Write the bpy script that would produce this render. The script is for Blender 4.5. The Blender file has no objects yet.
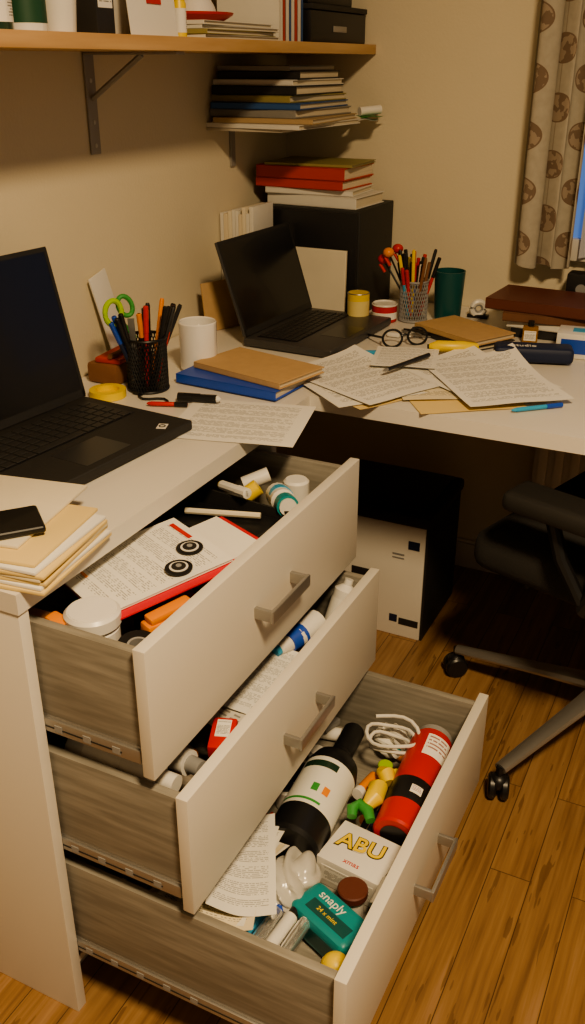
import bpy, bmesh, math, random
from mathutils import Vector, Matrix, Euler
random.seed(7)
rad=math.radians
# ------------------------------------------------------------------ camera
cam=bpy.data.cameras.new("camera"); co=bpy.data.objects.new("camera",cam); bpy.context.collection.objects.link(co)
co.location=(1.153,0,1.30); co.rotation_euler=(rad(64),0,rad(26.3))
cam.sensor_fit='VERTICAL'; cam.sensor_height=24; cam.lens=922.0/1024*24; cam.clip_start=.02
bpy.context.scene.camera=co
# ------------------------------------------------------------------ materials
class NT:
    def __init__(s,name):
        s.m=bpy.data.materials.new(name); s.m.use_nodes=True; s.t=s.m.node_tree; s.p=s.t.nodes['Principled BSDF']
    def n(s,ty,**kw):
        x=s.t.nodes.new(ty)
        for k,v in kw.items(): setattr(x,k,v)
        return x
    def l(s,a,b): s.t.links.new(a,b)
    def ma(s,op,a,b=None,c=None):
        x=s.n('ShaderNodeMath',operation=op)
        for i,v in enumerate((a,b,c)):
            if v is None: continue
            if isinstance(v,(int,float)): x.inputs[i].default_value=v
            else: s.l(v,x.inputs[i])
        return x.outputs[0]
    def mix(s,f,a,b):
        x=s.n('ShaderNodeMix',data_type='RGBA')
        for i,v in ((0,f),(6,a),(7,b)):
            if isinstance(v,(int,float)): x.inputs[i].default_value=v
            elif isinstance(v,tuple): x.inputs[i].default_value=(*v[:3],1)
            else: s.l(v,x.inputs[i])
        return x.outputs[2]
    def noise(s,vec,scale,detail=3):
        x=s.n('ShaderNodeTexNoise'); x.inputs['Scale'].default_value=scale; x.inputs['Detail'].default_value=detail
        if vec is not None: s.l(vec,x.inputs['Vector'])
        return x.outputs[0]
    def coord(s,k='Object',scale=(1,1,1),rot=(0,0,0)):
        c=s.n('ShaderNodeTexCoord'); m=s.n('ShaderNodeMapping'); m.inputs['Scale'].default_value=scale; m.inputs['Rotation'].default_value=rot
        s.l(c.outputs[k],m.inputs[0]); return m.outputs[0]
    def bump(s,h,st,dist=.01):
        b=s.n('ShaderNodeBump'); b.inputs['Strength'].default_value=st; b.inputs['Distance'].default_value=dist
        s.l(h,b.inputs['Height']); s.l(b.outputs[0],s.p.inputs['Normal'])
_c={}
def pm(name,c,rough=.5,metal=0,var=.12,scale=12,bump=0,stretch=(1,1,1),trans=0,coat=0,emit=0):
    if name in _c: return _c[name]
    t=NT(name); v=t.coord('Object',stretch); nz=t.noise(v,scale,4)
    d=tuple(max(0,x*(1-var)) for x in c); h=tuple(min(1,x*(1+var*.6)) for x in c)
    t.l(t.mix(nz,d,h),t.p.inputs['Base Color'])
    t.p.inputs['Roughness'].default_value=rough; t.p.inputs['Metallic'].default_value=metal
    t.p.inputs['Transmission Weight'].default_value=trans; t.p.inputs['Coat Weight'].default_value=coat
    if emit: t.p.inputs['Emission Color'].default_value=(*c,1); t.p.inputs['Emission Strength'].default_value=emit
    if bump: t.bump(nz,bump)
    _c[name]=t.m; return t.m
def textpaper(name,base=(.76,.74,.68),ink=(.06,.06,.07),N=58,m0=.1,dens=.44,lw=.42,words=34,strength=.6):
    if name in _c: return _c[name]
    t=NT(name); tc=t.n('ShaderNodeTexCoord'); sp=t.n('ShaderNodeSeparateXYZ'); t.l(tc.outputs['UV'],sp.inputs[0]); u,v=sp.outputs[0],sp.outputs[1]
    vn=t.ma('MULTIPLY',v,N); line=t.ma('LESS_THAN',t.ma('FRACT',vn),lw)
    cb=t.n('ShaderNodeCombineXYZ'); t.l(t.ma('MULTIPLY',u,words),cb.inputs[0]); t.l(t.ma('MULTIPLY',t.ma('FLOOR',vn),5.3),cb.inputs[1])
    wd=t.ma('GREATER_THAN',t.noise(cb.outputs[0],1.0,1),dens)
    cb2=t.n('ShaderNodeCombineXYZ'); t.l(t.ma('MULTIPLY',t.ma('FLOOR',vn),1.7),cb2.inputs[0])
    le=t.ma('ADD',.62,t.ma('MULTIPLY',t.noise(cb2.outputs[0],1.0,0),.6))
    para=t.ma('GREATER_THAN',t.ma('FRACT',t.ma('MULTIPLY',t.ma('FLOOR',vn),1/9.0)),.12)
    mk=t.ma('MULTIPLY',t.ma('GREATER_THAN',u,m0),t.ma('LESS_THAN',u,t.ma('MINIMUM',le,1-m0)))
    mk=t.ma('MULTIPLY',t.ma('MULTIPLY',mk,para),t.ma('MULTIPLY',t.ma('GREATER_THAN',v,.08),t.ma('LESS_THAN',v,.93)))
    f=t.ma('MULTIPLY',t.ma('MULTIPLY',mk,line),t.ma('MULTIPLY',wd,strength))
    t.l(t.mix(f,base,ink),t.p.inputs['Base Color']); t.p.inputs['Roughness'].default_value=.75
    _c[name]=t.m; return t.m
def wall_mat(name,c):
    t=NT(name); v=t.coord('Object'); n1=t.noise(v,2.2,2); n2=t.noise(v,160,3)
    t.l(t.mix(n1,tuple(x*.93 for x in c),c),t.p.inputs['Base Color']); t.p.inputs['Roughness'].default_value=.85; t.bump(n2,.25,.002); return t.m
def wood_mat(name,c1,c2,axis='y',rough=.45,scale=1.0):
    t=NT(name); st={'y':(14,1.2,14),'x':(1.2,14,14)}[axis]; v=t.coord('Object',st); n1=t.noise(v,2.5*scale,6); 
    r=t.n('ShaderNodeValToRGB'); r.color_ramp.elements[0].position=.35; r.color_ramp.elements[1].position=.68
    r.color_ramp.elements[0].color=(*c1,1); r.color_ramp.elements[1].color=(*c2,1); t.l(n1,r.inputs[0])
    t.l(r.outputs[0],t.p.inputs['Base Color']); t.p.inputs['Roughness'].default_value=rough; t.bump(n1,.08,.003); return t.m
def floor_mat():
    t=NT('laminate_floor'); v=t.coord('Object',(1,1,1),(0,0,rad(90)))
    b=t.n('ShaderNodeTexBrick'); b.offset=.37; t.l(v,b.inputs['Vector']); b.inputs['Scale'].default_value=1
    b.inputs['Brick Width'].default_value=.62; b.inputs['Row Height'].default_value=.072; b.inputs['Mortar Size'].default_value=.0008
    b.inputs['Color1'].default_value=(.20,.20,.20,1); b.inputs['Color2'].default_value=(.9,.9,.9,1); b.inputs['Mortar'].default_value=(0,0,0,1); b.inputs['Bias'].default_value=0
    o=t.n('ShaderNodeTexCoord'); ad=t.n('ShaderNodeVectorMath',operation='ADD'); sc=t.n('ShaderNodeVectorMath',operation='MULTIPLY'); sc.inputs[1].default_value=(3,7,1)
    t.l(b.outputs['Color'],sc.inputs[0]); t.l(o.outputs['Object'],ad.inputs[0]); t.l(sc.outputs[0],ad.inputs[1])
    def mapped(sx,sy):
        mp=t.n('ShaderNodeMapping'); mp.inputs['Scale'].default_value=(sx,sy,1); t.l(ad.outputs[0],mp.inputs[0]); return mp.outputs[0]
    g=t.noise(mapped(90,3.2),1.5,6)
    wv=t.n('ShaderNodeTexNoise'); wv.inputs['Scale'].default_value=1.2; wv.inputs['Distortion'].default_value=1.2; wv.inputs['Detail'].default_value=3; t.l(mapped(16,1.3),wv.inputs['Vector'])
    r=t.n('ShaderNodeValToRGB'); r.color_ramp.elements[0].position=.30; r.color_ramp.elements[1].position=.68
    r.color_ramp.elements[0].color=(.15,.076,.034,1); r.color_ramp.elements[1].color=(.38,.23,.115,1); e=r.color_ramp.elements.new(.47); e.color=(.275,.152,.069,1)
    t.l(t.ma('ADD',t.ma('MULTIPLY',g,.5),t.ma('MULTIPLY',wv.outputs[0],.5)),r.inputs[0])
    fl=t.ma('MULTIPLY',t.ma('GREATER_THAN',t.noise(mapped(38,4.5),2.0,2),.66),.5)
    c0=t.mix(fl,r.outputs[0],(.10,.045,.018))
    sv=t.n('ShaderNodeSeparateColor'); t.l(b.outputs['Color'],sv.inputs[0])
    k=t.ma('ADD',.80,t.ma('MULTIPLY',sv.outputs[0],.30)); vm=t.n('ShaderNodeVectorMath',operation='SCALE'); t.l(c0,vm.inputs[0]); t.l(k,vm.inputs['Scale'])
    t.l(t.mix(b.outputs['Fac'],vm.outputs[0],(.07,.035,.015)),t.p.inputs['Base Color'])
    t.p.inputs['Roughness'].default_value=.42; t.bump(b.outputs['Fac'],-.3,.001); return t.m
def curtain_mat():
    t=NT('curtain_fabric'); tc=t.n('ShaderNodeTexCoord'); sp=t.n('ShaderNodeSeparateXYZ'); t.l(tc.outputs['UV'],sp.inputs[0])
    U=t.ma('MULTIPLY',sp.outputs[0],8.0); V=t.ma('MULTIPLY',sp.outputs[1],9.5)
    col=t.ma('FLOOR',U); V2=t.ma('ADD',V,t.ma('MULTIPLY',t.ma('MODULO',col,2),.5))
    a=t.ma('SUBTRACT',t.ma('FRACT',U),.5); b=t.ma('MULTIPLY',t.ma('SUBTRACT',t.ma('FRACT',V2),.5),1.2)
    d=t.ma('SQRT',t.ma('ADD',t.ma('MULTIPLY',a,a),t.ma('MULTIPLY',b,b)))
    disc=t.ma('LESS_THAN',d,.31); leaf=t.ma('GREATER_THAN',t.noise(t.coord('UV'),42,2),.5)
    edge=t.ma('MULTIPLY',disc,t.ma('GREATER_THAN',d,.28))
    nz=t.noise(t.coord('UV'),60,3)
    brown=t.mix(leaf,(.19,.135,.095),(.32,.255,.19)); bg=t.mix(nz,(.34,.31,.25),(.46,.42,.345))
    stripe=t.ma('MULTIPLY',t.ma('LESS_THAN',t.ma('ABSOLUTE',a),.012),.5)
    c1=t.mix(disc,t.mix(stripe,bg,(.2,.15,.11)),brown)
    t.l(t.mix(edge,c1,(.19,.13,.09)),t.p.inputs['Base Color']); t.p.inputs['Roughness'].default_value=.9
    t.bump(nz,.2,.002); return t.m
DESK=pm('white_desk_laminate',(.69,.655,.585),.38,var=.03,scale=3)
FRONT=pm('drawer_front_laminate',(.66,.625,.55),.42,var=.03,scale=3)
SIDE=wood_mat('drawer_side_grain',(.20,.185,.155),(.30,.28,.24),'x',.55,3)
METAL=pm('brushed_metal',(.46,.45,.43),.42,.85,stretch=(1,40,1),scale=8)
CHROME=pm('brushed_aluminium',(.50,.48,.45),.35,.8)
STEEL=pm('painted_steel',(.34,.32,.29),.55,.2)
BLK=pm('black_plastic',(.013,.013,.014),.38); BLKM=pm('matte_black_plastic',(.022,.021,.020),.6,bump=.05,scale=200)
GUN=pm('gunmetal_plastic',(.075,.072,.070),.42,.3)
SCREEN=pm('dark_screen_glass',(.006,.006,.007),.28,coat=.1); KEY=pm('key_plastic',(.028,.027,.026),.5)
WHITE=pm('white_plastic',(.72,.70,.65),.35,var=.04); CERAM=pm('white_ceramic',(.80,.78,.74),.15,var=.03,coat=.5)
PAGES=pm('book_pages',(.66,.58,.43),.85,var=.25,scale=3,stretch=(1,1,400)); PAGESV=pm('book_pages_upright',(.68,.60,.45),.85,var=.25,scale=3,stretch=(300,300,1))
KRAFT=pm('kraft_paper',(.50,.33,.165),.8,bump=.05,scale=60); MANILA=pm('manila_paper',(.72,.55,.25),.8,var=.05); PAPER=pm('plain_paper',(.76,.74,.68),.8,var=.03)
TXT=textpaper('printed_page'); TXT2=textpaper('printed_page_small',N=66,dens=.46,m0=.07); TXTY=textpaper('printed_page_cream',base=(.72,.64,.45),N=52)
LBL=textpaper('label_print',N=13,m0=.06,dens=.42,words=22,lw=.5,strength=.7); LBLR=textpaper('label_print_bold',base=(.80,.78,.72),ink=(.25,.05,.04),N=6,m0=.08,words=12,dens=.4,strength=.8)
BTL=textpaper('bottle_label',base=(.74,.73,.66),ink=(.03,.08,.05),N=22,m0=.0,words=55,dens=.45,lw=.5,strength=.75)
def col(n,r,g,b,rough=.4,**k): return pm(n,(r,g,b),rough,**k)
RED=col('red_plastic',.55,.022,.018); REDC=col('red_book_cover',.50,.045,.022,.5); DRED=col('maroon_cover',.12,.036,.024,.5); ORANGE=col('orange_plastic',.80,.26,.025)
YEL=col('yellow_plastic',.80,.58,.04); GRN=col('green_plastic',.05,.30,.06); LIME=col('lime_plastic',.35,.55,.03); TEAL=col('teal_plastic',.015,.25,.27); TEALD=col('dark_teal_ceramic',.012,.085,.085,.3)
BLUE=col('blue_plastic',.02,.08,.45); LBLUE=col('light_blue_plastic',.05,.35,.60); NAVY=col('navy_fabric',.010,.018,.055,.6); PINK=col('pink_card',.65,.03,.05); AMBER=pm('amber_glass',(.45,.22,.01),.1,trans=.4)
BROWN=col('brown_card',.22,.10,.05,.7); GREY=col('grey_plastic',.28,.28,.28,.5); GLASS=pm('clear_plastic',(.85,.85,.83),.12,trans=.85,var=.02); CREAM=col('cream_card',.70,.64,.50,.75)
FABRIC=pm('chair_fabric',(.030,.029,.028),.95,bump=.3,scale=400)
# ------------------------------------------------------------------ mesh builder
class O:
    def __init__(s,name,loc=(0,0,0),rz=0,parent=None,rot=None):
        s.name=name; s.loc=loc; s.rot=rot or (0,0,rad(rz)); s.bm=bmesh.new(); s.uv=s.bm.loops.layers.uv.new('UVMap'); s.mats=[]; s.parent=parent
    def mi(s,m):
        if m not in s.mats: s.mats.append(m)
        return s.mats.index(m)
    def faces(s,vs,fs,m,M=None,uvs=None):
        i=s.mi(m); bv=[s.bm.verts.new((M@Vector(v)) if M is not None else Vector(v)) for v in vs]
        for k,f in enumerate(fs):
            try: fc=s.bm.faces.new([bv[j] for j in f])
            except ValueError: continue
            fc.material_index=i; fc.smooth=True
            if uvs:
                for lp,j in zip(fc.loops,f): lp[s.uv].uv=uvs[j]
    def X(s,c,r): return Matrix.Translation(c)@Euler([rad(a) for a in r]).to_matrix().to_4x4()
    def box(s,c,d,m,r=(0,0,0),bev=0,seg=2,taper=None):
        t=bmesh.new(); bmesh.ops.create_cube(t,size=1)
        for v in t.verts:
            v.co=Vector((v.co.x*d[0],v.co.y*d[1],v.co.z*d[2]))
            if taper and v.co.z>0: v.co.x*=taper; v.co.y*=taper
        if bev: bmesh.ops.bevel(t,geom=t.edges[:],offset=min(bev,.49*min(d)),segments=seg,affect='EDGES',profile=.6)
        vs=[v.co.copy() for v in t.verts]; t.verts.index_update(); fs=[[v.index for v in f.verts] for f in t.faces]; t.free()
        if d[0]<d[1]*.1: uvs=[(v.y/d[1]+.5,v.z/d[2]+.5) for v in vs]
        elif d[1]<d[2]*.1: uvs=[(v.x/d[0]+.5,v.z/d[2]+.5) for v in vs]
        else: uvs=[(v.x/d[0]+.5,v.y/d[1]+.5) for v in vs]
        s.faces(vs,fs,m,s.X(c,r),uvs); return s
    def bb(s,a,b,m,bev=0):
        return s.box([(a[i]+b[i])/2 for i in range(3)],[b[i]-a[i] for i in range(3)],m,bev=bev)
    def lathe(s,prof,m,c=(0,0,0),r=(0,0,0),seg=28,arc=None):
        vs=[];fs=[];uv=[];n=len(prof); a0,a1=(rad(arc[0]),rad(arc[1])) if arc else (0,2*math.pi)
        for k in range(seg+1):
            a=a0+(a1-a0)*k/seg
            for j,(R,z) in enumerate(prof): vs.append((R*math.cos(a),R*math.sin(a),z)); uv.append((k/seg*(1 if arc else 3),j/(n-1)))
        for k in range(seg):
            for j in range(n-1):
                q=[k*n+j,(k+1)*n+j,(k+1)*n+j+1,k*n+j+1]; fs.append(q)
        s.faces(vs,fs,m,s.X(c,r),uv); return s
    def cyl(s,c,R,h,m,r=(0,0,0),R2=None,seg=24,bev=0.0):
        R2=R if R2 is None else R2; e=min(bev,R*.5)
        p=[(0,0),(R-e,0),(R,e),(R2,h-e),(R2-e,h),(0,h)] if e else [(0,0),(R,0),(R2,h),(0,h)]
        return s.lathe(p,m,c,r,seg)
    def sphere(s,c,R,m,sc=(1,1,1),r=(0,0,0),seg=20):
        p=[(max(0,math.sin(math.pi*i/12)),-math.cos(math.pi*i/12)) for i in range(13)]
        vs=[];fs=[];n=13
        for k in range(seg):
            a=2*math.pi*k/seg
            for R0,z in p: vs.append((R0*R*sc[0]*math.cos(a),R0*R*sc[1]*math.sin(a),z*R*sc[2]))
        for k in range(seg):
            k2=(k+1)%seg
            for j in range(12): fs.append([k*n+j,k2*n+j,k2*n+j+1,k*n+j+1])
        s.faces(vs,fs,m,s.X(c,r)); return s
    def tube(s,pts,R,m,seg=8,closed=False,flat=1.0):
        P=[Vector(p) for p in pts]; n=len(P); vs=[];fs=[];uv=[]; up=Vector((0,0,1)); Rs=R if isinstance(R,(list,tuple)) else [R]*n
        for i in range(n):
            if closed: d=P[(i+1)%n]-P[i-1]
            else: d=P[min(i+1,n-1)]-P[max(i-1,0)]
            d.normalize(); a=d.cross(up)
            if a.length<1e-3: a=d.cross(Vector((1,0,0)))
            a.normalize(); b=a.cross(d)
            for k in range(seg):
                t=2*math.pi*k/seg; vs.append(P[i]+(a*math.cos(t)+b*math.sin(t)*flat)*Rs[i]); uv.append((k/seg,i/n))
        for i in range(n if closed else n-1):
            i2=(i+1)%n
            for k in range(seg): fs.append([i*seg+k,i*seg+(k+1)%seg,i2*seg+(k+1)%seg,i2*seg+k])
        if not closed: fs.append(list(range(seg))[::-1]); fs.append([(n-1)*seg+k for k in range(seg)])
        s.faces(vs,fs,m,None,uv); return s
    def ring(s,c,R,r0,m,rot=(0,0,0),sc=(1,1),seg=24,flat=1.0):
        M=s.X(c,rot); return s.tube([M@Vector((R*sc[0]*math.cos(2*math.pi*k/seg),R*sc[1]*math.sin(2*math.pi*k/seg),0)) for k in range(seg)],r0,m,8,True,flat)
    def prism(s,poly,h,m,c=(0,0,0),r=(0,0,0)):
        n=len(poly); vs=[(x,y,0) for x,y in poly]+[(x,y,h) for x,y in poly]
        fs=[list(range(n))[::-1],[n+i for i in range(n)]]+[[i,(i+1)%n,n+(i+1)%n,n+i] for i in range(n)]
        s.faces(vs,fs,m,s.X(c,r)); return s
    def blob(s,c,d,m,seed,k0=.11,sub=4,hi=6):
        b_=bmesh.new(); bmesh.ops.create_icosphere(b_,subdivisions=sub,radius=1); rn=random.Random(seed)
        ph=[(rn.uniform(2,hi),rn.uniform(2,hi),rn.uniform(2,hi),rn.uniform(0,6)) for _ in range(7)]
        for v in b_.verts:
            k=1+k0*sum(abs(math.sin(a*v.co.x+b*v.co.y+e*v.co.z+f))-.5 for a,b,e,f in ph); v.co=Vector((v.co.x*d[0]*k,v.co.y*d[1]*k,v.co.z*d[2]*k))
        b_.verts.index_update(); s.faces([v.co.copy() for v in b_.verts],[[v.index for v in f.verts] for f in b_.faces],m,Matrix.Translation(c)); b_.free(); return s
    def sheet(s,w,h,m,c=(0,0,0),r=(0,0,0),amp=.002,seed=0,curl=0,nx=8,ny=10,bend=0,th=.0004):
        rnd=random.Random(seed); p=[rnd.uniform(0,6) for _ in range(4)]; M=s.X(c,r); vs=[];uv=[];fs=[]
        for lay in (0,1):
            for j in range(ny+1):
                for i in range(nx+1):
                    x=(i/nx-.5)*w; y=(j/ny-.5)*h
                    z=amp*(1+.5*math.sin(9*x/w+p[0])+.5*math.sin(7*y/h+p[1])*math.sin(4*x/w+p[2]))
                    if curl: z+=curl*max(0,(i/nx+j/ny-1.35))**2*4
                    if bend: z+=bend*(x/w)**2*4
                    v=M@Vector((x,y,z+lay*th)); vs.append(v); uv.append((i/nx,j/ny))
        K=(nx+1)*(ny+1)
        for j in range(ny):
            for i in range(nx):
                a=j*(nx+1)+i; q=[a,a+1,a+nx+2,a+nx+1]; fs.append([K+t for t in q]); fs.append(q[::-1])
        s.faces(vs,fs,m,None,uv); return s
    def text(s,st,size,m,c,r=(0,0,0),ext=.0003,off=0):
        cu=bpy.data.curves.new('t','FONT'); cu.body=st; cu.size=size; cu.align_x='CENTER'; cu.align_y='CENTER'; cu.extrude=ext; cu.offset=off
        ob=bpy.data.objects.new('t',cu); bpy.context.collection.objects.link(ob); dg=bpy.context.evaluated_depsgraph_get(); dg.update()
        me=bpy.data.meshes.new_from_object(ob.evaluated_get(dg)); vs=[v.co.copy() for v in me.vertices]; fs=[list(p.vertices) for p in me.polygons]
        bpy.data.objects.remove(ob); bpy.data.curves.remove(cu); s.faces(vs,fs,m,s.X(c,r)); bpy.data.meshes.remove(me); return s
    def book(s,c,d,m,rz=0,pg=None,tilt=(0,0)):
        pg=pg or PAGES; w,dp,t=d; k=min(.0025,t*.18); M=s.X(c,(tilt[0],tilt[1],rz))
        def sub(cc,dd,mm,bv=.0006): s.box(M@Vector(cc),dd,mm,(tilt[0],tilt[1],rz),bv,1)
        sub((0,0,t-k/2),(w,dp,k),m); sub((0,0,k/2),(w,dp,k),m); sub((0,-dp/2+k/2,t/2),(w,k,t-.0004),m); sub((0,.0015,t/2),(w-.008,dp-.008,t-2*k-.0002),pg,0)
        return s
    def done(s):
        me=bpy.data.meshes.new(s.name); s.bm.to_mesh(me); s.bm.free()
        for m in s.mats: me.materials.append(m)
        me.set_sharp_from_angle(angle=rad(32))
        o=bpy.data.objects.new(s.name,me); bpy.context.collection.objects.link(o); o.location=s.loc; o.rotation_euler=s.rot
        if s.parent: o.parent=s.parent
        return o
def empty(name,loc=(0,0,0)):
    e=bpy.data.objects.new(name,None); bpy.context.collection.objects.link(e); e.location=loc; return e
# ------------------------------------------------------------------ room
WL=wall_mat('wall_paint',(.70,.625,.465)); FLM=floor_mat(); TRIM=pm('trim_paint',(.68,.64,.56),.4,var=.03)
O('wall_left').bb((-.1,-1.6,0),(0,2.4,2.45),WL).done()
O('wall_back').bb((0,2.3,0),(3.2,2.4,2.45),WL).done()
O('floor').bb((-.1,-1.6,-.1),(3.2,2.4,0),FLM).done()
O('ceiling').bb((-.1,-1.6,2.45),(3.2,2.4,2.5),wall_mat('ceiling_paint',(.72,.68,.6))).done()
b=O('baseboard_back'); b.bb((.0,2.285,0),(3.2,2.3,.075),TRIM,.002); b.bb((0,2.29,.075),(3.2,2.3,.085),TRIM,.003); b.done()
b=O('baseboard_left'); b.bb((0,1.37,0),(.015,2.285,.075),TRIM,.002); b.bb((0,-1.6,0),(.015,.68,.075),TRIM,.002); b.done()
# window
NIGHT=pm('dusk_window_glass',(.12,.24,.60),.1,emit=.45,var=.3,scale=3)
w=O('window_1'); x0,x1,z0,z1=.72,1.75,.93,2.12
w.bb((x0,2.292,z0),(x1,2.298,z1),NIGHT)
for a,bq in (((x0-.05,2.27,z0-.05),(x0,2.3,z1+.05)),((x1,2.27,z0-.05),(x1+.05,2.3,z1+.05)),((x0,2.27,z1),(x1,2.3,z1+.05)),((x0,2.27,z0-.05),(x1,2.3,z0)),((1.21,2.275,z0),(1.25,2.3,z1))): w.bb(a,bq,TRIM,.003)
w.done()
# curtains
def drape(name,mat,xa,wd,y,amp,freq,zb,us,ph):
    cu=O(name); nx,nz=70,30; vs=[];uv=[];fs=[]
    for j in range(nz+1):
        for i in range(nx+1):
            u=i/nx; z=zb+(2.2-zb)*j/nz; x=xa+wd*u+.010*math.sin(u*22+.6)
            yy=y+amp*math.sin(u*6.28*freq+ph+.25*math.sin(j*.2))
            if j<2: z+=.006*math.sin(u*14)
            vs.append((x,yy,z)); uv.append((u*us,(z-.86)*.9))
    for j in range(nz):
        for i in range(nx): a=j*(nx+1)+i; fs.append([a,a+1,a+nx+2,a+nx+1])
    cu.faces(vs,fs,mat,None,uv); return cu
cu=drape('curtain',curtain_mat(),.628,.140,2.236,.017,2.6,.868,.36,.8); cu.tube([(.55,2.236,2.215),(1.9,2.236,2.215)],.012,STEEL,12); cu.done()
SHEER=pm('sheer_fabric',(.42,.43,.48),.9,var=.1); drape('sheer_curtain',SHEER,.775,.30,2.25,.010,5,.89,1,.2).done()
# radiator
r=O('radiator'); r.bb((.74,2.235,.16),(1.7,2.25,.60),TRIM,.004); r.bb((.74,2.225,.585),(1.7,2.28,.60),TRIM,.004)
for i in range(24): r.bb((.752+i*.04,2.222,.18),(.776+i*.04,2.238,.58),TRIM,.005)
r.cyl((.76,2.25,0),.008,.17,STEEL); r.cyl((1.68,2.25,0),.008,.17,STEEL); r.bb((.9,2.25,.3),(1.5,2.298,.34),STEEL); r.done()
# ------------------------------------------------------------------ desk
desk=empty('desk')
t=O('worktop',parent=desk)
P6=[(.003,.686),(.453,.686),(.453,1.49),(2.2,1.49),(2.2,2.297),(.003,2.297)]
t.prism(P6,.028,DESK,(0,0,.712)); t.done()
o=O('drawer_unit_carcass',parent=desk)
o.bb((.003,.688,0),(.450,.706,.712),DESK,.001); o.bb((.016,1.340,0),(.450,1.358,.712),DESK,.001); o.bb((.016,.706,.02),(.024,1.34,.71),DESK)
o.bb((.36,.706,0),(.40,1.34,.075),DESK); o.bb((0.02,.706,.075),(.44,1.34,.088),DESK)
o.bb((2.15,1.52,0),(2.17,2.25,.712),DESK)
o.done()
for n,(x,z0,z1) in enumerate(((.619,.512,.70),(.664,.305,.498),(.879,.102,.298))):
    d=O('drawer_%d'%(n+1),parent=desk)
    d.bb((x-.017,.702,z0),(x,1.336,z1),FRONT,.0015)
    xb=x-.49 if n<2 else x-.47
    d.bb((xb,.711,z0+.038),(x-.017,.724,z1-.012),SIDE,.001); d.bb((xb,1.312,z0+.038),(x-.017,1.325,z1-.012),SIDE,.001)
    d.bb((xb,.724,z0+.038),(xb+.012,1.312,z1-.02),SIDE); d.bb((xb,.724,z0+.040),(x-.017,1.312,z0+.046),SIDE)
    for ys in ((.7065,.7105),(1.326,1.330)):
        d.bb((.03,ys[0],z0+.014),(x-.022,ys[1],z0+.034),METAL,.0008)
        if ys[0]<1:
            d.bb((.45,ys[0]-.0006,z0+.0215),(x-.05,ys[0],z0+.0235),BLKM)
            for k in range(5):
                xx=.465+k*.045
                if xx<x-.05: d.bb((xx,ys[0]-.0009,z0+.018),(xx+.012,ys[0],z0+.028),GREY)
    d.bb((.3,.7105,z0+.030),(x-.02,.724,z0+.038),METAL); d.bb((.3,1.312,z0+.030),(x-.02,1.326,z0+.038),METAL)
    zc=z0+.095; yc=1.019
    d.box((x+.028,yc,zc),(.006,.120,.020),METAL,bev=.002)
    for sg in (-1,1): d.box((x+.013,yc+sg*.056,zc),(.030,.007,.018),METAL,bev=.002)
    d.done()
# ------------------------------------------------------------------ shelf
SH=wood_mat('shelf_oak',(.46,.27,.115),(.60,.39,.19),'y',.45)
s=O('wall_shelf'); s.bb((.001,-.6,1.317),(.24,2.298,1.338),SH,.001)
for yb in (1.495,-.1):
    s.bb((0.001,yb-.014,1.145),(.005,yb+.014,1.316),STEEL,.001); s.bb((.001,yb-.014,1.312),(.20,yb+.014,1.3165),STEEL,.001)
    s.tube([(.006,yb,1.24),(.12,yb,1.312)],.005,STEEL,6)
    for zz in (1.16,1.2,1.27): s.cyl((.004,yb,zz),.004,.002,CHROME,(0,90,0),seg=10)
s.done()
s=O('corner_shelf'); s.bb((0.001,1.90,1.164),(.19,2.298,1.170),pm('shelf_white',(.5,.45,.36),.5),.001); s.bb((0.001,2.0,1.08),(.005,2.02,1.164),STEEL); s.bb((0.001,2.0,1.158),(.15,2.02,1.164),STEEL); s.done()
def stack(name,z,items,parent=None):
    o=O(name)
    for (x,y,w,d,th,rz,m) in items: o.book((x,y,z),(w,d,th),m,rz); z+=th+.0004
    o.done(); return z
M=[col('cover_%s'%n,*c,.5) for n,c in (('grey',(.25,.24,.22)),('white',(.68,.66,.60)),('black',(.02,.02,.02)),('blue',(.03,.09,.25)),('olive',(.30,.26,.10)),('tan',(.42,.30,.16)),('green',(.10,.25,.08)),('brown',(.17,.08,.045)))]
stack('book_stack',1.1705,[(.125,2.045,.235,.30,.010,-3,M[1]),(.13,2.045,.235,.29,.011,4,M[5]),(.115,2.05,.215,.28,.016,-2,M[0]),(.115,2.045,.215,.28,.013,2,M[3]),(.11,2.05,.2,.27,.014,-3,M[4]),(.11,2.045,.205,.26,.018,1,M[2]),(.108,2.05,.2,.25,.012,-2,M[1]),(.108,2.055,.195,.24,.016,3,M[2]),(.103,2.05,.18,.23,.010,-1,M[0])])
p=O('rolled_papers',(.240,2.243,1.1705),0); 
p.sheet(.06,.08,PAPER,(0,0,.002),(0,0,20),.004,3); p.sheet(.05,.06,GRN,(.01,.0,.010),(0,4,-20),.003,5); p.tube([(-.005,-.025,.024),(.03,.02,.028)],.010,PAPER,12); p.done()
def jar(name,x,y,r,h,m,lid,lbl=None):
    o=O(name,(x,y,1.3385)); o.lathe([(0,0),(r,0),(r,h*.72),(r*.8,h*.8),(r*.8,h*.83)],m); o.lathe([(r*.88,h*.8),(r*.88,h),(r*.83,h*1.02),(0,h*1.02)],lid)
    if lbl: o.lathe([(r*1.01,h*.1),(r*1.01,h*.62)],lbl)
    o.done()
DGL=pm('dark_green_glass',(.02,.05,.03),.1,coat=.5); DGR=pm('dark_green_label',(.015,.07,.035),.5)
jar('glass_jar',.185,1.055,.032,.09,DGL,GRN,LBL); jar('glass_jar',.185,1.128,.029,.10,WHITE,WHITE,DGR); jar('glass_jar',.09,1.10,.03,.10,DGL,YEL,LBL)
o=O('plastic_tumbler',(.18,1.205,1.3385)); o.lathe([(0,0),(.024,0),(.033,.11),(.031,.11),(.022,.004),(0,.004)],WHITE); o.done()
o=O('small_box',(.16,1.285,1.3385)); o.box((0,0,.05),(.09,.045,.10),BLKM,bev=.002); o.box((.0452,0,.06),(.0006,.035,.05),LBL); o.done()
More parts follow.
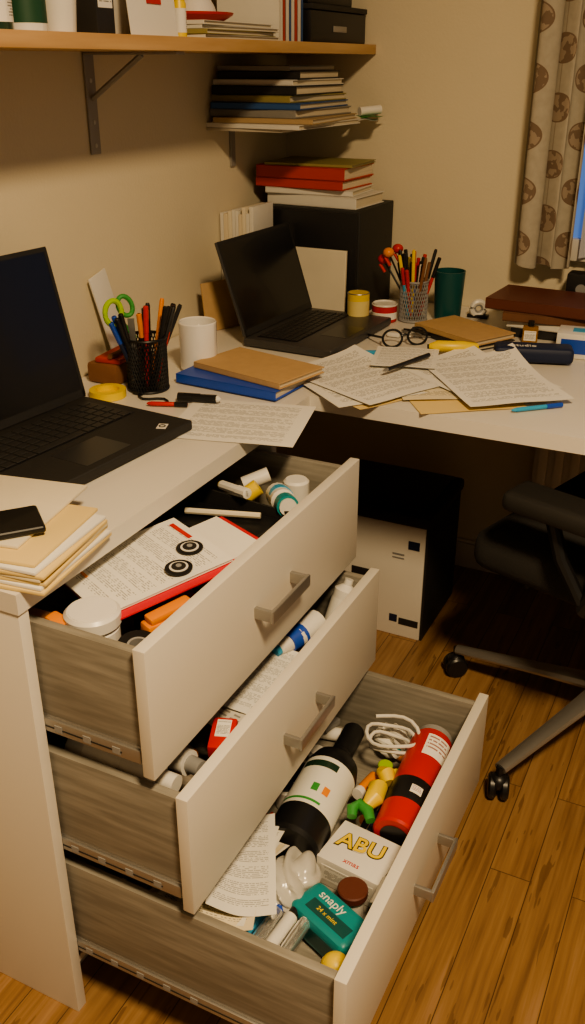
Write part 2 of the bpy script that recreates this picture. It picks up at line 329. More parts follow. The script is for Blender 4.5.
o=O('greeting_card',(.205,1.405,1.3385),4); o.box((0,0,.065),(.0015,.15,.13),PAPER,(0,-6,0)); o.box((-.03,.0,.065),(.0015,.15,.13),PAPER,(0,14,0)); o.box((.0018,.005,.068),(.0008,.045,.045),RED,(0,-6,0)); o.box((.0028,.01,.066),(.0008,.02,.022),DRED,(0,-6,0)); o.text('joyeux',.016,RED,(.0015,0,.02),(90,0,90)); o.done()
jar('glue_bottle',.195,1.505,.012,.07,YEL,BROWN,LBL)
zt=stack('magazine_stack',1.3385,[(.12,1.70,.19,.29,.006,0,M[1]),(.12,1.69,.19,.28,.008,2,M[4]),(.12,1.70,.185,.28,.006,-2,M[1]),(.12,1.69,.18,.27,.007,1,M[1])])
o=O('red_tray',(.13,1.645,zt+.0005)); o.lathe([(0,0),(.06,0),(.078,.010),(.080,.014),(.074,.012),(.058,.004),(0,.004)],RED,seg=32); o.done()
o=O('white_bell',(.135,1.66,zt+.006)); o.lathe([(0,0),(.036,0),(.038,.006),(.033,.02),(.022,.038),(.01,.048),(.008,.056),(0,.058)],WHITE); o.done()
o=O('book_row'); TH=(.012,.010,.016,.009,.014,.012,.016,.010)
for i,(m,h,th) in enumerate(((M[1],.21,.012),(REDC,.20,.010),(M[1],.22,.016),(M[3],.2,.009),(M[1],.215,.014),(REDC,.21,.012),(M[1],.2,.016),(M[3],.2,.010))):
    y=1.862+sum(TH[:i])+th/2+.001*i
    o.bb((.06,y-th/2,1.3385),(.205,y-th/2+.0015,1.3385+h),m); o.bb((.06,y+th/2-.0015,1.3385),(.205,y+th/2,1.3385+h),m); o.bb((.203,y-th/2,1.3385),(.205,y+th/2,1.3385+h),m); o.bb((.063,y-th/2+.0016,1.340),(.2025,y+th/2-.0016,1.335+h),PAGESV)
o.done()
o=O('black_storage_box'); o.bb((.03,1.985,1.3385),(.215,2.29,1.40),BLK,.004); o.bb((.03,1.985,1.401),(.218,2.29,1.412),BLKM,.002); o.bb((.05,2.0,1.413),(.20,2.24,1.50),BLK,.004); o.bb((.215,2.1,1.36),(.218,2.17,1.372),STEEL,.001); o.done()
# ------------------------------------------------------------------ laptops
def laptop(name,loc,rz,w,d,h,tilt,sticker=False,BM=None):
    BM=BM or BLKM
    o=O(name,loc,rz); t=.017
    o.box((d/2,0,t/2+.002),(d,w,t),BM,bev=.004,seg=3)
    for sx in (.02,d-.02):
        for sy in (-1,1): o.cyl((sx,sy*(w/2-.03),0),.006,.003,BLK,seg=10)
    o.box((d*.33,0,t+.0021),(d*.46,w-.045,.0006),BLK)
    kw=(w-.055)/14; kd=d*.45/6
    for r_ in range(6):
        for c_ in range(14):
            if r_==5 and 4<=c_<=8:
                if c_==4: o.box((d*.105+kd*(r_+.5),-w/2+.0275+kw*6.5,t+.0035),(kd-.003,kw*5-.003,.002),KEY,bev=.0006,seg=1)
                continue
            o.box((d*.105+kd*(r_+.5),-w/2+.0275+kw*(c_+.5),t+.0035),(kd-.003,kw-.003,.002),KEY,bev=.0006,seg=1)
    o.box((d*.79,-.01,t+.0022),(d*.30,.10,.0006),pm('touchpad',(.03,.03,.03),.3))
    if sticker: o.box((d*.9,w*.36,t+.0024),(.016,.022,.0006),WHITE,(0,0,25)); o.ring((d*.9,w*.36,t+.003),.005,.001,BLK)
    M0=Matrix.Translation((.004,0,t))@Euler((0,rad(-tilt),0)).to_matrix().to_4x4()
    def sb(c,dd,m,bv=0): o.box(M0@Vector(c),dd,m,(0,-tilt,0),bv)
    sb((0,0,h/2+.004),(.006,w,h),BM,.0025)
    sb((.0034,0,h/2+.006),(.0006,w-.014,h-.02),SCREEN)
    for a,b_ in (((.0036,0,h),(.001,w-.006,.008)),((.0036,0,.010),(.001,w-.006,.014)),((.0036,w/2-.006,h/2),(.001,.006,h-.006)),((.0036,-w/2+.006,h/2),(.001,.006,h-.006))): sb(a,b_,BLKM)
    o.tube([(0,-w*.35,t),(0,-w*.22,t)],.006,BLK,10); o.tube([(0,w*.22,t),(0,w*.35,t)],.006,BLK,10)
    o.done()
laptop('laptop',(.098,1.076,.741),-5,.36,.243,.262,13,True)
laptop('laptop',(.188,1.882,.741),-2,.322,.214,.206,19,False,GUN)
# ------------------------------------------------------------------ left desk items
o=O('envelope_stack',(.370,.765,.7405)); z=0
for i,(m,dx,dy,rz,sx,sy) in enumerate(((MANILA,.0,0,8,.21,.165),(PAPER,-.002,.002,6,.21,.16),(MANILA,.0,.0,10,.205,.16),(TXTY,-.002,.002,7,.205,.16),(MANILA,.002,-.002,9,.205,.158),(PAPER,-.002,.002,6,.2,.16),(MANILA,-.008,.003,10,.19,.16),(CREAM,-.045,.035,11,.172,.185))):
    th=.0046; o.box((dx,dy,z+th/2),(sx,sy,th),m,(0,0,rz),.0015); z+=th+.0004
o.done(); ztop=.7405+z
o=O('smartphone',(.364,.735,ztop+.0005),-40); o.box((0,0,.0045),(.068,.145,.009),BLK,bev=.004,seg=3); o.box((0,0,.0092),(.062,.137,.0006),SCREEN); o.done()
o=O('tape_roll',(.118,1.318,.7405)); o.lathe([(.022,0),(.034,0),(.034,.014),(.022,.014),(.022,0)],YEL,seg=32); o.lathe([(0,.004),(.022,.004)],YEL); o.done()
o=O('black_cable'); o.tube([(.165+.012*i, 1.350-.015*math.sin(i*.9)-.004*i,.7435) for i in range(8)],.0022,BLK); o.box((.165,1.35,.745),(.02,.01,.006),BLK,bev=.001); o.done()
def pen(o,p,q,r,m,cap=None,tip=None):
    p=Vector(p);q=Vector(q); d=(q-p); L=d.length; d.normalize()
    o.tube([p,p+d*L*.06,p+d*L*.62],[r*.25,r*.85,r],tip or m,10); o.tube([p+d*L*.1,p+d*L*.97,q],[r,r,r*.7],m,10)
    if cap: o.tube([p+d*L*.68,p+d*L*.99,q],[r*1.12,r*1.12,r*.8],cap,10)
o=O('red_pen'); pen(o,(.215,1.303,.746),(.285,1.330,.746),.004,RED,BLK); o.done()
o=O('black_marker'); pen(o,(.330,1.372,.750),(.252,1.349,.750),.0075,BLK,BLK,WHITE); o.box((.28,1.355,.758),(.03,.003,.002),BLK,(0,0,17)); o.done()
o=O('paper_sheet',(.407,1.310,.7405),14); o.sheet(.225,.20,TXT,(0,0,0),(0,0,0),.0006,2); o.done()
def meshcup(name,c,r,h,m=BLK,n=30):
    o=O(name,c); o.cyl((0,0,0),r,.004,m)
    for k in range(n):
        for sgn in (1,-1):
            o.tube([(r*math.cos(2*math.pi*k/n+sgn*j/6*.9),r*math.sin(2*math.pi*k/n+sgn*j/6*.9),.002+(h-.004)*j/6) for j in range(7)],.0011,m,4)
    o.ring((0,0,h),r,.0026,m,seg=32); o.ring((0,0,.003),r,.0026,m,seg=32)
    return o
o=meshcup('pen_holder',(.160,1.390,.7405),.038,.100,BLK,44)
for i,(dx,dy,tx,ty,L,m,cap) in enumerate((
 (-.02,-.01,-.25,-.75,.15,BLUE,BLUE),(-.01,-.02,-.15,-.55,.155,BLK,BLK),(.01,-.02,.10,.05,.165,RED,RED),(.02,.0,.35,.3,.16,BLK,BLK),(.0,.02,.1,.6,.165,ORANGE,None),(.015,.015,.4,.6,.155,RED,BLK),
 (-.015,.015,-.1,.25,.15,WHITE,BLK),(.005,.0,.0,.15,.165,BLK,None),(.02,-.01,.45,.7,.155,BLK,None),(-.005,.01,.12,-.02,.155,BROWN,None),(-.02,-.01,-.3,-.95,.14,NAVY,BLUE),(.01,.005,.3,.95,.155,BLK,BLK),(.01,.015,.2,.8,.15,BLK,BLK),(.0,.0,.0,-.25,.15,BLK,ORANGE),(-.01,-.01,-.2,-.85,.148,BLK,BLK),(.0,.01,.5,1.2,.15,BLK,None))):
    pen(o,(dx*.7,dy*.7,.006),(dx*.7+tx*L*.4,dy*.7+ty*L*.4,L*.98),.0044,m,cap)
o.ring((-.032,-.048,.152),.016,.005,LIME,(80,10,60),(1,1.35)); o.ring((-.024,-.022,.160),.013,.0045,GRN,(80,-20,60),(1,1.4)); o.box((-.015,-.018,.08),(.012,.003,.12),METAL,(10,0,30)); o.tube([(-.028,-.034,.132),(-.014,-.015,.10)],.006,GRN,8)
o.done()
o=O('white_mug',(.184,1.535,.7405)); o.lathe([(0,0),(.030,0),(.037,.006),(.038,.098),(.0365,.100),(.035,.098),(.034,.008),(0,.006)],CERAM,seg=36)
o.tube([(.0-.034*.5,.034*.86+.0,.078),(-.022,.050,.082),(-.03,.066,.066),(-.03,.067,.045),(-.024,.054,.026),(-.018,.034,.022)],.005,CERAM,8); o.done()
o=O('blue_book',(.308,1.508,.7428),-4); o.book((0,0,0),(.225,.155,.018),BLUE,0); o.done()
o=O('kraft_notebook',(.325,1.526,.7614),-13); o.book((0,0,0),(.220,.135,.012),KRAFT,0); o.done()
o=O('pencil_case',(.066,1.435,.7405)); o.box((0,0,.02),(.07,.13,.04),BROWN,bev=.008); o.box((.005,0,.0455),(.055,.115,.010),REDC,(0,0,6),.003); o.tube([(.02,-.06,.056),(.01,.06,.056)],.005,BROWN,8); o.done()
o=O('white_ruler',(.028,1.500,.7405),rot=(rad(14),rad(-5),0)); o.box((0,0,.100),(.004,.055,.195),WHITE,bev=.001); o.done()
# ------------------------------------------------------------------ corner items
o=O('storage_cabinet'); o.bb((.062,2.065,.7405),(.308,2.285,.989),BLKM,.003); o.bb((.066,2.058,.746),(.304,2.065,.984),BLK,.002); o.bb((.075,2.052,.85),(.081,2.058,.89),STEEL,.001); o.done()
stack('book_stack',.9895,[(.175,2.165,.24,.16,.026,-3,M[1]),(.160,2.16,.225,.15,.014,3,M[1]),(.145,2.16,.235,.165,.021,-3,REDC),(.148,2.16,.235,.17,.028,-2,REDC),(.160,2.165,.225,.165,.006,2,M[4])])
o=O('journal_row'); x=.004
for i in range(9):
    th=random.uniform(.008,.012); h=random.uniform(.24,.262); o.bb((x,1.94,.7405),(x+th,2.04,.7405+h),[M[1],PAGESV,CREAM,M[1]][i%4],.0008); x+=th+.0007
o.done()
o=O('cream_notepad',(.205,2.040,.741),rot=(rad(-2),0,0)); o.box((0,0,.08),(.160,.008,.16),CREAM,bev=.001); o.box((0,-.0042,.08),(.156,.0006,.156),CREAM); o.done()
o=O('kraft_folder',(.073,1.84,.741),rot=(0,rad(-8),rad(-22))); o.box((0,0,.055),(.004,.12,.11),KRAFT,bev=.0005); o.box((-.006,.0,.05),(.003,.11,.10),BROWN); o.done()
o=O('yellow_can',(.326,2.026,.7405)); o.cyl((0,0,0),.026,.072,YEL,bev=.002,seg=28); o.lathe([(.0262,.015),(.0262,.055)],pm('yellow_label',(.75,.62,.25),.5)); o.ring((0,0,.071),.025,.0015,METAL); o.done()
o=O('red_tin',(.376,2.070,.7405)); o.cyl((0,0,0),.030,.040,RED,bev=.002,seg=28); o.lathe([(.0303,.008),(.0303,.024)],LBLR); o.ring((0,0,.040),.0295,.002,WHITE); o.lathe([(0,.0405),(.027,.0405),(.028,.044)],WHITE); o.done()
o=meshcup('pen_holder',(.436,2.105,.7405),.033,.095,GREY,34)
for i in range(28):
    a=i*2.4; rr=.006+.018*((i*7)%10)/10; L=random.uniform(.13,.18); sx=math.cos(a)*rr; sy=math.sin(a)*rr; k=1.9 if i%3 else 3.0
    m=[BLK,RED,YEL,BLUE,BLK,RED,WHITE,LBLUE,BROWN,BLK][i%10]; pen(o,(sx*.7,sy*.7,.006),(sx*k,sy*k,L*.95),.0040,m,[None,BLK,None,RED][i%4])
for (a,b,c,m) in ((-.058,-.03,.160,ORANGE),(-.078,-.01,.140,RED),(-.05,.01,.163,RED)):
    o.tube([(0,0,.02),(a*.7,b*.7,c*.75),(a,b,c)],.0025,BLK,6); o.sphere((a,b,c),.013,m,(1,1,.85)); o.tube([(a-.008,b,c-.012),(a+.006,b,c-.03)],.004,RED,8)
o.done()
o=O('teal_cup',(.510,2.142,.7405)); o.lathe([(0,0),(.028,0),(.031,.004),(.0365,.118),(.0345,.118),(.029,.006),(0,.006)],TEALD,seg=36); o.done()
o=O('tape_dispenser',(.570,2.200,.7405)); o.ring((0,0,.022),.016,.007,WHITE,(90,0,30)); o.ring((0,0,.022),.010,.004,GREY,(90,0,30)); o.box((0.0,0,.004),(.05,.02,.008),BLK,bev=.002); o.done()
o=O('kraft_notebook',(.590,2.005,.7405),-33); o.book((0,0,0),(.205,.128,.010),BLK,0); o.book((.0,.004,.0105),(.195,.125,.012),KRAFT,4); o.done()
o=O('eyeglasses',(.495,1.888,.7405),45)
for sg in(-1,1): o.ring((sg*.030,0,.018),.023,.0026,BLK,(75,0,0),(1,.8)); o.tube([(sg*.054,0,.022),(sg*.056,.06,.012),(sg*.05,.11,.004)],.0026,BLK,6)
o.tube([(-.008,0,.022),(0,-.001,.025),(.008,0,.022)],.0026,BLK,6); o.done()
o=O('yellow_highlighter'); o.tube([(.566,1.845,.757),(.582,1.848,.759),(.632,1.866,.759),(.657,1.888,.757)],[.007,.013,.013,.008],YEL,12); o.tube([(.562,1.844,.756),(.567,1.845,.757)],.006,BLK,8); o.done()
o=O('key_bunch',(.480,1.962,.7405)); o.ring((0,0,.003),.013,.0012,METAL)
for a in (10,60,130,200): o.box((.02*math.cos(rad(a)),.02*math.sin(rad(a)),.003+a*.00002),(.022,.009,.002),METAL,(0,0,a),.001); o.box((.038*math.cos(rad(a)),.038*math.sin(rad(a)),.003),(.02,.005,.002),METAL,(0,0,a))
o.box((-.03,-.02,.006),(.03,.016,.01),WHITE,bev=.003); o.done()
o=O('blue_pencil_case',(.775,1.890,.7435),17); o.box((0,0,.016),(.16,.055,.032),NAVY,bev=.012,seg=4); o.tube([(-.07,.015,.0305),(.07,.015,.0305)],.0012,METAL,6); o.text('studio',.020,PAPER,(-.02,-.008,.0325)); o.done()
z=stack('book_stack',.7405,[(.80,2.145,.24,.15,.020,3,M[2]),(.80,2.14,.25,.155,.016,-2,M[1]),(.79,2.135,.26,.15,.020,4,M[7]),(.775,2.135,.30,.16,.024,-4,DRED)])
o=O('amber_bottle',(.735,2.035,.7405),10); o.box((0,0,.018),(.034,.022,.036),AMBER,bev=.004); o.box((0,-.0114,.017),(.026,.0006,.022),LBL); o.cyl((0,0,.036),.007,.012,BLK); o.done()
o=O('tissue_box',(.865,1.985,.7405),6); o.box((0,0,.026),(.12,.075,.052),WHITE,bev=.003); o.box((-.01,-.0378,.026),(.08,.0006,.03),BLUE); o.box((0,0,.0526),(.06,.03,.001),LBLUE); o.done()
o=O('desk_speaker',(.800,2.250,.7405)); o.box((0,0,.060),(.07,.05,.118),BLK,bev=.004) ; o.cyl((0,-.0245,.04),.022,.002,GREY,(90,0,0)); o.cyl((0,-.0245,.085),.012,.002,GREY,(90,0,0)); o.done()
def sh(name,x,y,rz,m,z,w=.21,h=.297,amp=.0012,seed=1,curl=0): o=O(name,(x,y,.7405+z),rz); o.sheet(w,h,m,(0,0,0),(0,0,0),amp,seed,curl); o.done()
sh('manila_envelope',.520,1.585,60,MANILA,.0,.18,.22,.001,1)
sh('paper_sheet',.49,1.60,52,TXT,.003,.20,.27,.0012,2); sh('paper_sheet',.505,1.615,64,TXT2,.0066,.20,.27,.0012,3,.01)
sh('manila_envelope',.682,1.640,36,MANILA,.0,.20,.25,.001,4); sh('paper_sheet',.64,1.70,30,TXTY,.003,.20,.28,.0012,5)
sh('paper_sheet',.70,1.72,55,TXT,.0066,.20,.28,.0012,6,.01); sh('paper_sheet',.742,1.70,38,TXT2,.0102,.20,.28,.0014,7,.016)
sh('paper_sheet',.545,1.755,15,TXT2,.0138,.13,.14,.0012,8)
o=O('black_pen'); pen(o,(.545,1.625,.762),(.592,1.765,.764),.004,BLK,BLK,METAL); o.done()
o=O('blue_pen'); pen(o,(.815,1.56,.7455),(.89,1.63,.7455),.004,LBLUE,BLUE); o.done()
o=O('blue_clip',(.458,1.785,.7405),30); o.box((0,0,.005),(.045,.012,.010),LBLUE,bev=.003); o.cyl((.02,0,.003),.006,.006,WHITE); o.done()
# ------------------------------------------------------------------ under desk storage box
o=O('storage_box'); CB=pm('white_cardboard',(.72,.69,.62),.7,var=.05)
o.bb((.30,1.87,0),(.580,2.13,.312),CB,.003); o.bb((.5802,1.872,.0),(.586,2.128,.310),BLKM,.001)  # thin black sheet paints the shade on the carton's right side
o.bb((.292,1.863,.312),(.592,2.138,.342),BLKM,.010); o.bb((.31,1.88,.342),(.57,2.12,.349),BLK,.004)
o.box((.553,1.869,.262),(.028,.0012,.022),NAVY); o.box((.550,1.869,.045),(.05,.0012,.018),BLKM); o.box((.510,1.869,.05),(.02,.0012,.02),NAVY); o.box((.515,1.869,.232),(.03,.0012,.004),GREY); o.box((.515,1.869,.222),(.03,.0012,.003),GREY); o.box((.43,1.868,.16),(.07,.0012,.025),BLKM,bev=.0005)
o.done()
# ------------------------------------------------------------------ office chair
ch=empty('office_chair',(1.045,1.735,0)); 
o=O('star_base',parent=ch)
for k in range(5):
    a=rad(173+72*k); d=Vector((math.cos(a),math.sin(a),0)); RB=.345
    o.tube([d*.03+Vector((0,0,.105)),d*.15+Vector((0,0,.092)),d*RB+Vector((0,0,.07))],[.024,.019,.014],CHROME,10,flat=.7)
    o.tube([d*RB+Vector((0,0,.075)),d*RB+Vector((0,0,.045))],.008,BLK,10)
    tdeg=math.degrees(a)+40
    for s_ in (-1,1):
        pz=Vector((-math.sin(rad(tdeg)),math.cos(rad(tdeg)),0))*.012*s_+d*RB; o.cyl((pz.x-math.cos(rad(tdeg+90))*.008,pz.y-math.sin(rad(tdeg+90))*.008,.0265),.026,.016,BLK,(90,0,tdeg+180),bev=.004)
    o.sphere(d*RB+Vector((0,0,.04)),.02,BLK,(1,1,.9))
o.cyl((0,0,.07),.035,.06,CHROME); o.cyl((0,0,.12),.022,.28,BLK); o.cyl((0,0,.13),.03,.10,BLK); o.done()
R0=rad(162)
o=O('seat',(0,0,0),parent=ch,rot=(0,0,R0)); o.box((0,0,.440),(.46,.46,.085),FABRIC,bev=.038,seg=5); o.box((0,0,.395),(.36,.36,.03),BLK,bev=.01); o.done()
o=O('backrest',(0,0,0),parent=ch,rot=(0,0,R0)); o.box((-.26,0,.78),(.06,.43,.50),FABRIC,(0,-8,0),.028,5); o.tube([(-.1,0,.40),(-.25,0,.41),(-.31,0,.5),(-.305,0,.7)],.02,BLK,10,flat=1); o.done()
for n_,sg in enumerate((-1,1)):
    o=O('armrest_%d'%(n_+1),(0,0,0),parent=ch,rot=(0,0,R0)); y=.262*sg; ax=.0
    o.box((ax,y,.602),(.26,.085,.038),BLKM,bev=.017,seg=4)
    o.tube([(ax-.07,y,.59),(ax-.06,y,.51),(-.04,y,.43),(-.02,y*.75,.39),(0,y*.4,.39)],.017,BLK,10); o.tube([(ax+.05,y,.59),(.02,y,.51),(-.03,y,.44)],.013,BLK,10); o.done()
# ------------------------------------------------------------------ drawer 1 contents
def fill(name,x0,x1,y0,y1,zb,n,seed,hmax):
    r=random.Random(seed); o=O(name); cols=[WHITE,BLK,BLUE,RED,GREY,YEL,KRAFT,PAPER,TEAL,NAVY,ORANGE,BROWN,WHITE,GREY]
    nx=max(1,int((x1-x0)/.06)); ny=max(1,int((y1-y0)/.06)); 
    for i in range(nx):
        for j in range(ny):
            x=x0+(i+.5)*(x1-x0)/nx; y=y0+(j+.5)*(y1-y0)/ny; m=r.choice(cols); h=r.uniform(.3,1)*hmax; rz=r.uniform(-35,35); ty=r.randrange(5)
            if ty==0: o.box((x,y,zb+h/2),(.042,.036,h),m,(0,0,rz),.002); o.box((x,y,zb+h+.0005),(.03,.02,.0008),LBL,(0,0,rz))
            elif ty==1: o.cyl((x,y,zb),.019,h*.8,m,bev=.002); o.cyl((x,y,zb+h*.8),.013,h*.2,r.choice(cols))
            elif ty==2: o.lathe([(.012,0),(.021,0),(.021,.02),(.012,.02),(.012,0)],m,(x,y,zb+h*.5)); o.cyl((x,y,zb),.02,h*.5,r.choice(cols))
            elif ty==3:
                a=rad(rz); o.tube([(x-.02*math.cos(a),y-.02*math.sin(a),zb+.014),(x+.02*math.cos(a),y+.02*math.sin(a),zb+.014)],.013,m,12); o.box((x,y,zb+.034),(.04,.012,.012),r.choice(cols),(0,0,rz+60),.002)
            else: o.box((x,y,zb+h/2),(.045,.022,h),m,(0,0,rz),.004); o.box((x+.005,y+.016,zb+h*.35),(.03,.01,h*.7),r.choice(cols),(0,0,rz),.001)
    o.done()
fill('loose_stationery',.33,.590,.735,1.30,.559,0,3,.055)
zi=.625
o=O('red_folder',(.520,.975,zi+.042),-22); o.box((0,0,.002),(.125,.185,.003),PINK,(3,2,0),.0005); o.box((-.008,-.004,.005),(.112,.175,.002),PAPER,(3,2,0)); o.done()
o=O('photo_booklet',(.478,.898,zi+.058),-24); o.sheet(.15,.205,textpaper('booklet_print',N=62,m0=.08,dens=.48),(0,0,0),(3,2,0),.001,3); o.box((0,.0,-.002),(.148,.203,.002),PAPER,(3,2,0)); o.box((.012,.003,-.0055),(.152,.208,.002),PINK,(3,2,0))
o.box((-.035,.088,.0078),(.05,.007,.0008),RED,(3,2,0)); o.box((-.03,-.075,.0005),(.03,.004,.0008),ORANGE,(3,2,0))
for (a,b) in ((.015,.070),(.051,.028)):
    zz=.0045+b*.03
    o.cyl((a,b,zz),.019,.0012,BLK,(3,2,0)); o.cyl((a,b,zz+.0015),.013,.0008,WHITE,(3,2,0)); o.cyl((a,b,zz+.0025),.010,.0008,BLKM,(3,2,0)); o.cyl((a,b,zz+.0035),.004,.0008,GREY,(3,2,0))
o.done()
o=O('white_jar',(.490,.773,zi)); o.cyl((0,0,0),.033,.035,WHITE,bev=.003,seg=32); o.cyl((0,0,.036),.036,.022,WHITE,bev=.004,seg=32); o.lathe([(0,.0585),(.03,.0585),(.03,.0575)],CERAM); o.done()
o=O('tape_roll',(.560,.768,zi+.010),rot=(rad(8),rad(8),0)); o.lathe([(.014,0),(.026,0),(.026,.022),(.014,.022),(.014,0)],BLK,seg=28); o.lathe([(.011,0),(.014,0),(.014,.022),(.011,.022),(.011,0)],GREY,seg=28); o.done()
o=O('orange_stapler',(.560,.835,zi+.012),65); o.box((0,0,.012),(.07,.024,.018),ORANGE,bev=.005); o.box((0.003,0,.028),(.065,.020,.010),ORANGE,(0,-6,0),.004); o.box((0,0,.001),(.07,.025,.004),BLK); o.done()
o=O('orange_pouch',(.43,.744,zi+.02)); o.box((0,0,.015),(.055,.028,.03),BROWN,(0,0,0),.008); o.box((.026,.002,.018),(.03,.02,.028),ORANGE,(0,10,-5),.004); o.done()
o=O('black_box_tray',(.484,1.110,zi-.005),-7); o.box((0,0,.003),(.18,.12,.004),BLK)
for a in ((.09,0,.004,.12),(-.09,0,.004,.12),(0,.06,.18,.004),(0,-.06,.18,.004)): o.box((a[0],a[1],.024),(a[2],a[3],.048),BLKM)
o.box((0,0,.020),(.15,.09,.03),BLK,(0,0,8),.004); o.box((.09+.0024,0,.02),(.0006,.05,.015),LBL); o.tube([(-.06,-.02,.045),(.05,.03,.045)],.005,CREAM,8); o.done()
o=O('lotion_bottle'); o.tube([(.515,1.235,.655),(.52,1.225,.66),(.548,1.19,.668),(.553,1.185,.67)],[.012,.020,.020,.014],WHITE,16); o.tube([(.554,1.184,.67),(.568,1.167,.673)],[.017,.018],TEAL,16); o.tube([(.5685,1.1665,.673),(.571,1.163,.6735)],[.014,.014],WHITE,16); o.tube([(.527,1.217,.6615),(.540,1.201,.666)],[.0205,.0205],LBLUE,16); o.done()
o=O('cleaning_bottle'); o.cyl((.53,1.275,.61),.022,.06,WHITE,bev=.004); o.tube([(.470,1.20,.655),(.490,1.215,.672)],.014,YEL,12); o.tube([(.45,1.235,.66),(.485,1.262,.675)],.013,WHITE,12); o.done()
o=O('white_marker'); pen(o,(.43,1.19,.675),(.50,1.16,.684),.008,WHITE,WHITE,YEL); o.done()
# ------------------------------------------------------------------ drawer 2 contents
fill('loose_stationery',.36,.64,.735,1.30,.352,0,11,.055)
o=O('white_bottle'); c=(.450,.758,.464); o.lathe([(0,0),(.026,0),(.028,.004),(.028,.120),(.024,.134),(.013,.140),(.013,.165),(0,.165)],WHITE,c,(0,90,-2)); o.lathe([(.0285,.03),(.0285,.09)],LBL,c,(0,90,-2)); o.done()
o=O('white_tube'); o.tube([(.53,.815,.448),(.60,.806,.452)],[.016,.018],WHITE,14); o.tube([(.60,.806,.452),(.622,.802,.453)],.012,GREY,12); o.done()
o=O('red_packet',(.618,.865,.445),20); o.box((0,0,.012),(.035,.055,.024),RED,(10,0,0),.004); o.box((.0,.005,.0255),(.02,.03,.001),LBL,(10,0,0)); o.box((.01,-.022,.005),(.02,.015,.03),BLUE,(0,0,0),.003); o.done()
o=O('photo_prints',(.572,1.0,.435),-12); o.sheet(.12,.18,textpaper('photo_print',base=(.60,.57,.50),N=20,words=12,dens=.45),(0,0,0),(2,4,0),.002,5); o.sheet(.12,.17,TXT2,(-.01,.03,.006),(2,6,14),.002,6); o.done()
o=O('toothpaste_tube'); o.tube([(.585,1.10,.45),(.60,1.14,.455),(.61,1.19,.46)],[.010,.018,.021],WHITE,14); o.tube([(.5925,1.12,.4525),(.602,1.15,.456)],[.0165,.0195],BLUE,14); o.tube([(.582,1.092,.449),(.585,1.10,.45)],[.009,.009],LBLUE,12); o.done()
o=O('lotion_bottle'); o.lathe([(0,0),(.018,0),(.02,.005),(.02,.08),(.008,.09),(.008,.10),(0,.10)],WHITE,(.61,1.255,.40),(-20,10,0)); o.lathe([(.0205,.02),(.0205,.065)],LBL,(.61,1.255,.40),(-20,10,0)); o.done()
# ------------------------------------------------------------------ drawer 3 contents
fill('loose_stationery',.44,.64,.735,1.30,.149,0,23,.05); fill('loose_stationery',.66,.855,.735,.80,.149,0,5,.03); fill('loose_stationery',.722,.784,1.06,1.30,.149,0,31,.030)
o=O('shampoo_bottle'); c=(.680,.950,.200)
o.lathe([(0,0),(.040,.0),(.046,.006),(.046,.175),(.040,.197),(.021,.216),(.019,.226),(.0195,.226),(.0195,.290),(.017,.294),(0,.294)],BLK,c,(-88,0,3),seg=36)
o.lathe([(.0464,.055),(.0464,.165)],BTL,c,(-88,0,3),seg=36); o.lathe([(.0467,.062),(.0467,.067)],GRN,c,(-88,0,3),36,(-150,-60)); o.lathe([(.0467,.085),(.0467,.102)],ORANGE,c,(-88,0,3),8,(-68,-54)); o.lathe([(.0467,.085),(.0467,.102)],GRN,c,(-88,0,3),8,(-92,-78)); o.lathe([(.0467,.14),(.0467,.155)],DGL,c,(-88,0,3),20,(-140,-60)); o.done()
o=O('red_thermos'); c=(.818,1.040,.204); rr=(-86,0,3)
o.lathe([(0,0),(.034,0),(.0375,.004),(.0375,.05)],RED,c,rr,36); o.lathe([(.0375,.05),(.038,.052),(.038,.098),(.0375,.10)],BLK,c,rr,36); o.lathe([(.0375,.10),(.0375,.215),(.034,.222)],RED,c,rr,36); o.lathe([(.034,.222),(.031,.224),(.031,.236),(.028,.238),(0,.238)],GREY,c,rr,36)
o.lathe([(.0379,.155),(.0379,.205)],LBLR,c,rr,16,(-95,-25)); o.lathe([(.0384,.065),(.0384,.082)],LBLR,c,rr,16,(-85,-55)); o.lathe([(0,-.001),(.024,-.001)],BLK,c,rr); o.done()
o=O('game_box',(.782,.990,.149),-7); o.box((0,0,.027),(.108,.088,.054),WHITE,bev=.002)
o.text('ABU',.040,BLK,(-.004,.008,.0545),(0,0,6),.0003,.0022); o.text('ABU',.040,YEL,(-.004,.008,.0552),(0,0,6),.0003,.0006)
o.text('xmas',.013,RED,(.0,-.030,.0545)); o.box((0,-.0442,.027),(.09,.0006,.03),LBL); o.done()
o=O('teal_box',(.788,.862,.150),-22); o.box((0,0,.028),(.114,.064,.056),TEAL,bev=.013,seg=4); o.box((0,-.0323,.028),(.085,.0006,.028),TEALD); o.text('snaply',.020,PAPER,(-.01,.014,.0564),(0,0,0)); o.box((.004,-.008,.0563),(.078,.020,.0008),TEALD,bev=.0002); o.text('24 x mint',.010,YEL,(.0,-.008,.0570)); o.done()
o=O('yellow_ball',(.826,.793,.178)); o.sphere((0,0,.015),.021,YEL); o.lathe([(.0213,-.004),(.0213,.004)],WHITE,(0,0,.015)); o.done()
MILK=pm('milky_plastic',(.78,.76,.70),.22,var=.05,trans=.35)
O('crumpled_plastic_bag',(.706,.895,.188)).blob((0,0,0),(.035,.054,.032),MILK,9,.11,5).done()
O('crumpled_tissue',(.728,1.275,.185)).blob((0,0,0),(.030,.024,.028),PAPER,12,.14,4,8).done()
o=O('receipt_pile',(.608,.862,.205),-8)
for i in range(7): o.sheet(.10,.19,[TXT2,TXTY,TXT,TXT2][i%4],(i*.006,-.012*(i%3),.006*i),(0,-4+3*i,-12+8*i),.002,i+20,bend=.012)
o.done()
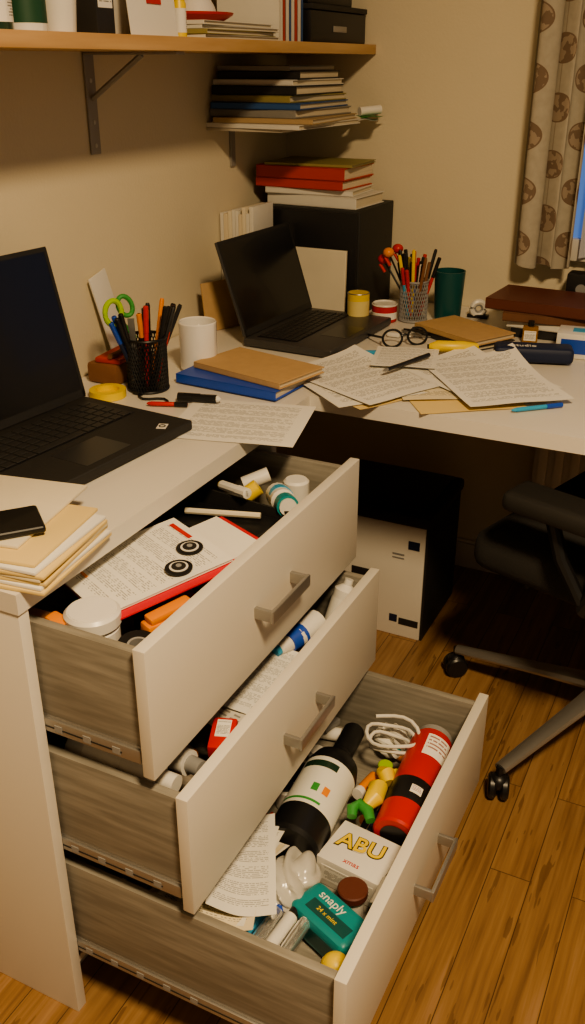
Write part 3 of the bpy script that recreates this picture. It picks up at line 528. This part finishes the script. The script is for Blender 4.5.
o=O('white_cable',(.742,1.225,.212)); o.tube([(.036*math.cos(a*.35)*(1+.02*a*.5),.028*math.sin(a*.35)*(1+.01*a),.003+.0009*a+.004*math.sin(a)) for a in range(44)],.0034,WHITE,8); o.done()
o=O('toy_banana'); o.tube([(.748,1.120,.215),(.763,1.108,.225),(.766,1.083,.226),(.758,1.062,.218)],[.008,.016,.016,.008],YEL,12); o.tube([(.748,1.158,.215),(.762,1.15,.22),(.772,1.137,.215)],[.009,.015,.011],YEL,12); o.done()
o=O('green_hook'); o.tube([(.745,1.040,.214),(.740,1.053,.218),(.748,1.065,.22),(.766,1.057,.22),(.776,1.043,.216)],[.008,.010,.010,.010,.008],GRN,12); o.done()
o=O('small_green_cap',(.745,1.19,.185)); o.cyl((0,0,0),.013,.02,LIME,bev=.002); o.cyl((.025,-.01,0),.012,.018,YEL,bev=.002); o.done()
o=O('glue_stick'); o.tube([(.735,1.165,.192),(.728,1.12,.195)],.010,ORANGE,12); o.tube([(.728,1.12,.195),(.7265,1.108,.196)],.0108,WHITE,12); o.done()
o=O('dark_pouch',(.770,1.085,.160)); o.blob((0,0,.0),(.022,.06,.022),NAVY,5,.05,3); o.tube([(-.005,-.045,.020),(-.005,.045,.020)],.0015,METAL,6); o.done()
o=O('battery_pack'); 
for i in range(3): o.tube([(.850,.98+i*.017,.16),(.850,.98+i*.017,.205)],.0075,[BLK,KRAFT,BLK][i],12)
o.done()
o=O('red_lid_jar',(.797,.922,.150)); o.cyl((0,0,0),.018,.036,WHITE); o.cyl((0,0,.036),.023,.014,DRED,bev=.002); o.done()
o=O('paper_roll'); o.tube([(.842,.908,.195),(.847,.948,.210)],.014,PAPER,16); o.ring((.8425,.910,.196),.006,.001,BROWN,(80,0,0)); o.done()
o=O('glass_vials',(.705,.810,.180))
for i,m in enumerate((GLASS,LBLUE,GLASS,WHITE,GLASS)): o.tube([(i*.022-.04,-.03,.012+.003*(i%2)),(i*.022-.035,.03,.014)],.010,m,12); o.tube([(i*.022-.035,.03,.014),(i*.022-.034,.042,.0145)],.008,[BLK,WHITE,BLUE][i%3],12)
o.done()
# ------------------------------------------------------------------ lights
LP=(1.55,.10,2.36)
L=bpy.data.lights.new('ceiling_light','AREA'); L.shape='DISK'; L.size=.34; L.energy=70; L.color=(1,.745,.44); lo=bpy.data.objects.new('ceiling_light',L); lo.location=LP; bpy.context.collection.objects.link(lo)
o=O('ceiling_lamp',(LP[0],LP[1],2.385)); o.lathe([(0,.06),(.20,.06),(.20,0),(.19,0),(.19,.055),(0,.055)],TRIM); o.done()
w=bpy.data.worlds.new('room_ambient'); bpy.context.scene.world=w; w.use_nodes=True; w.node_tree.nodes['Background'].inputs[0].default_value=(1,.77,.52,1); w.node_tree.nodes['Background'].inputs[1].default_value=.18
try: bpy.context.scene.view_settings.look='AgX - Medium High Contrast'
except Exception as e: print(e)
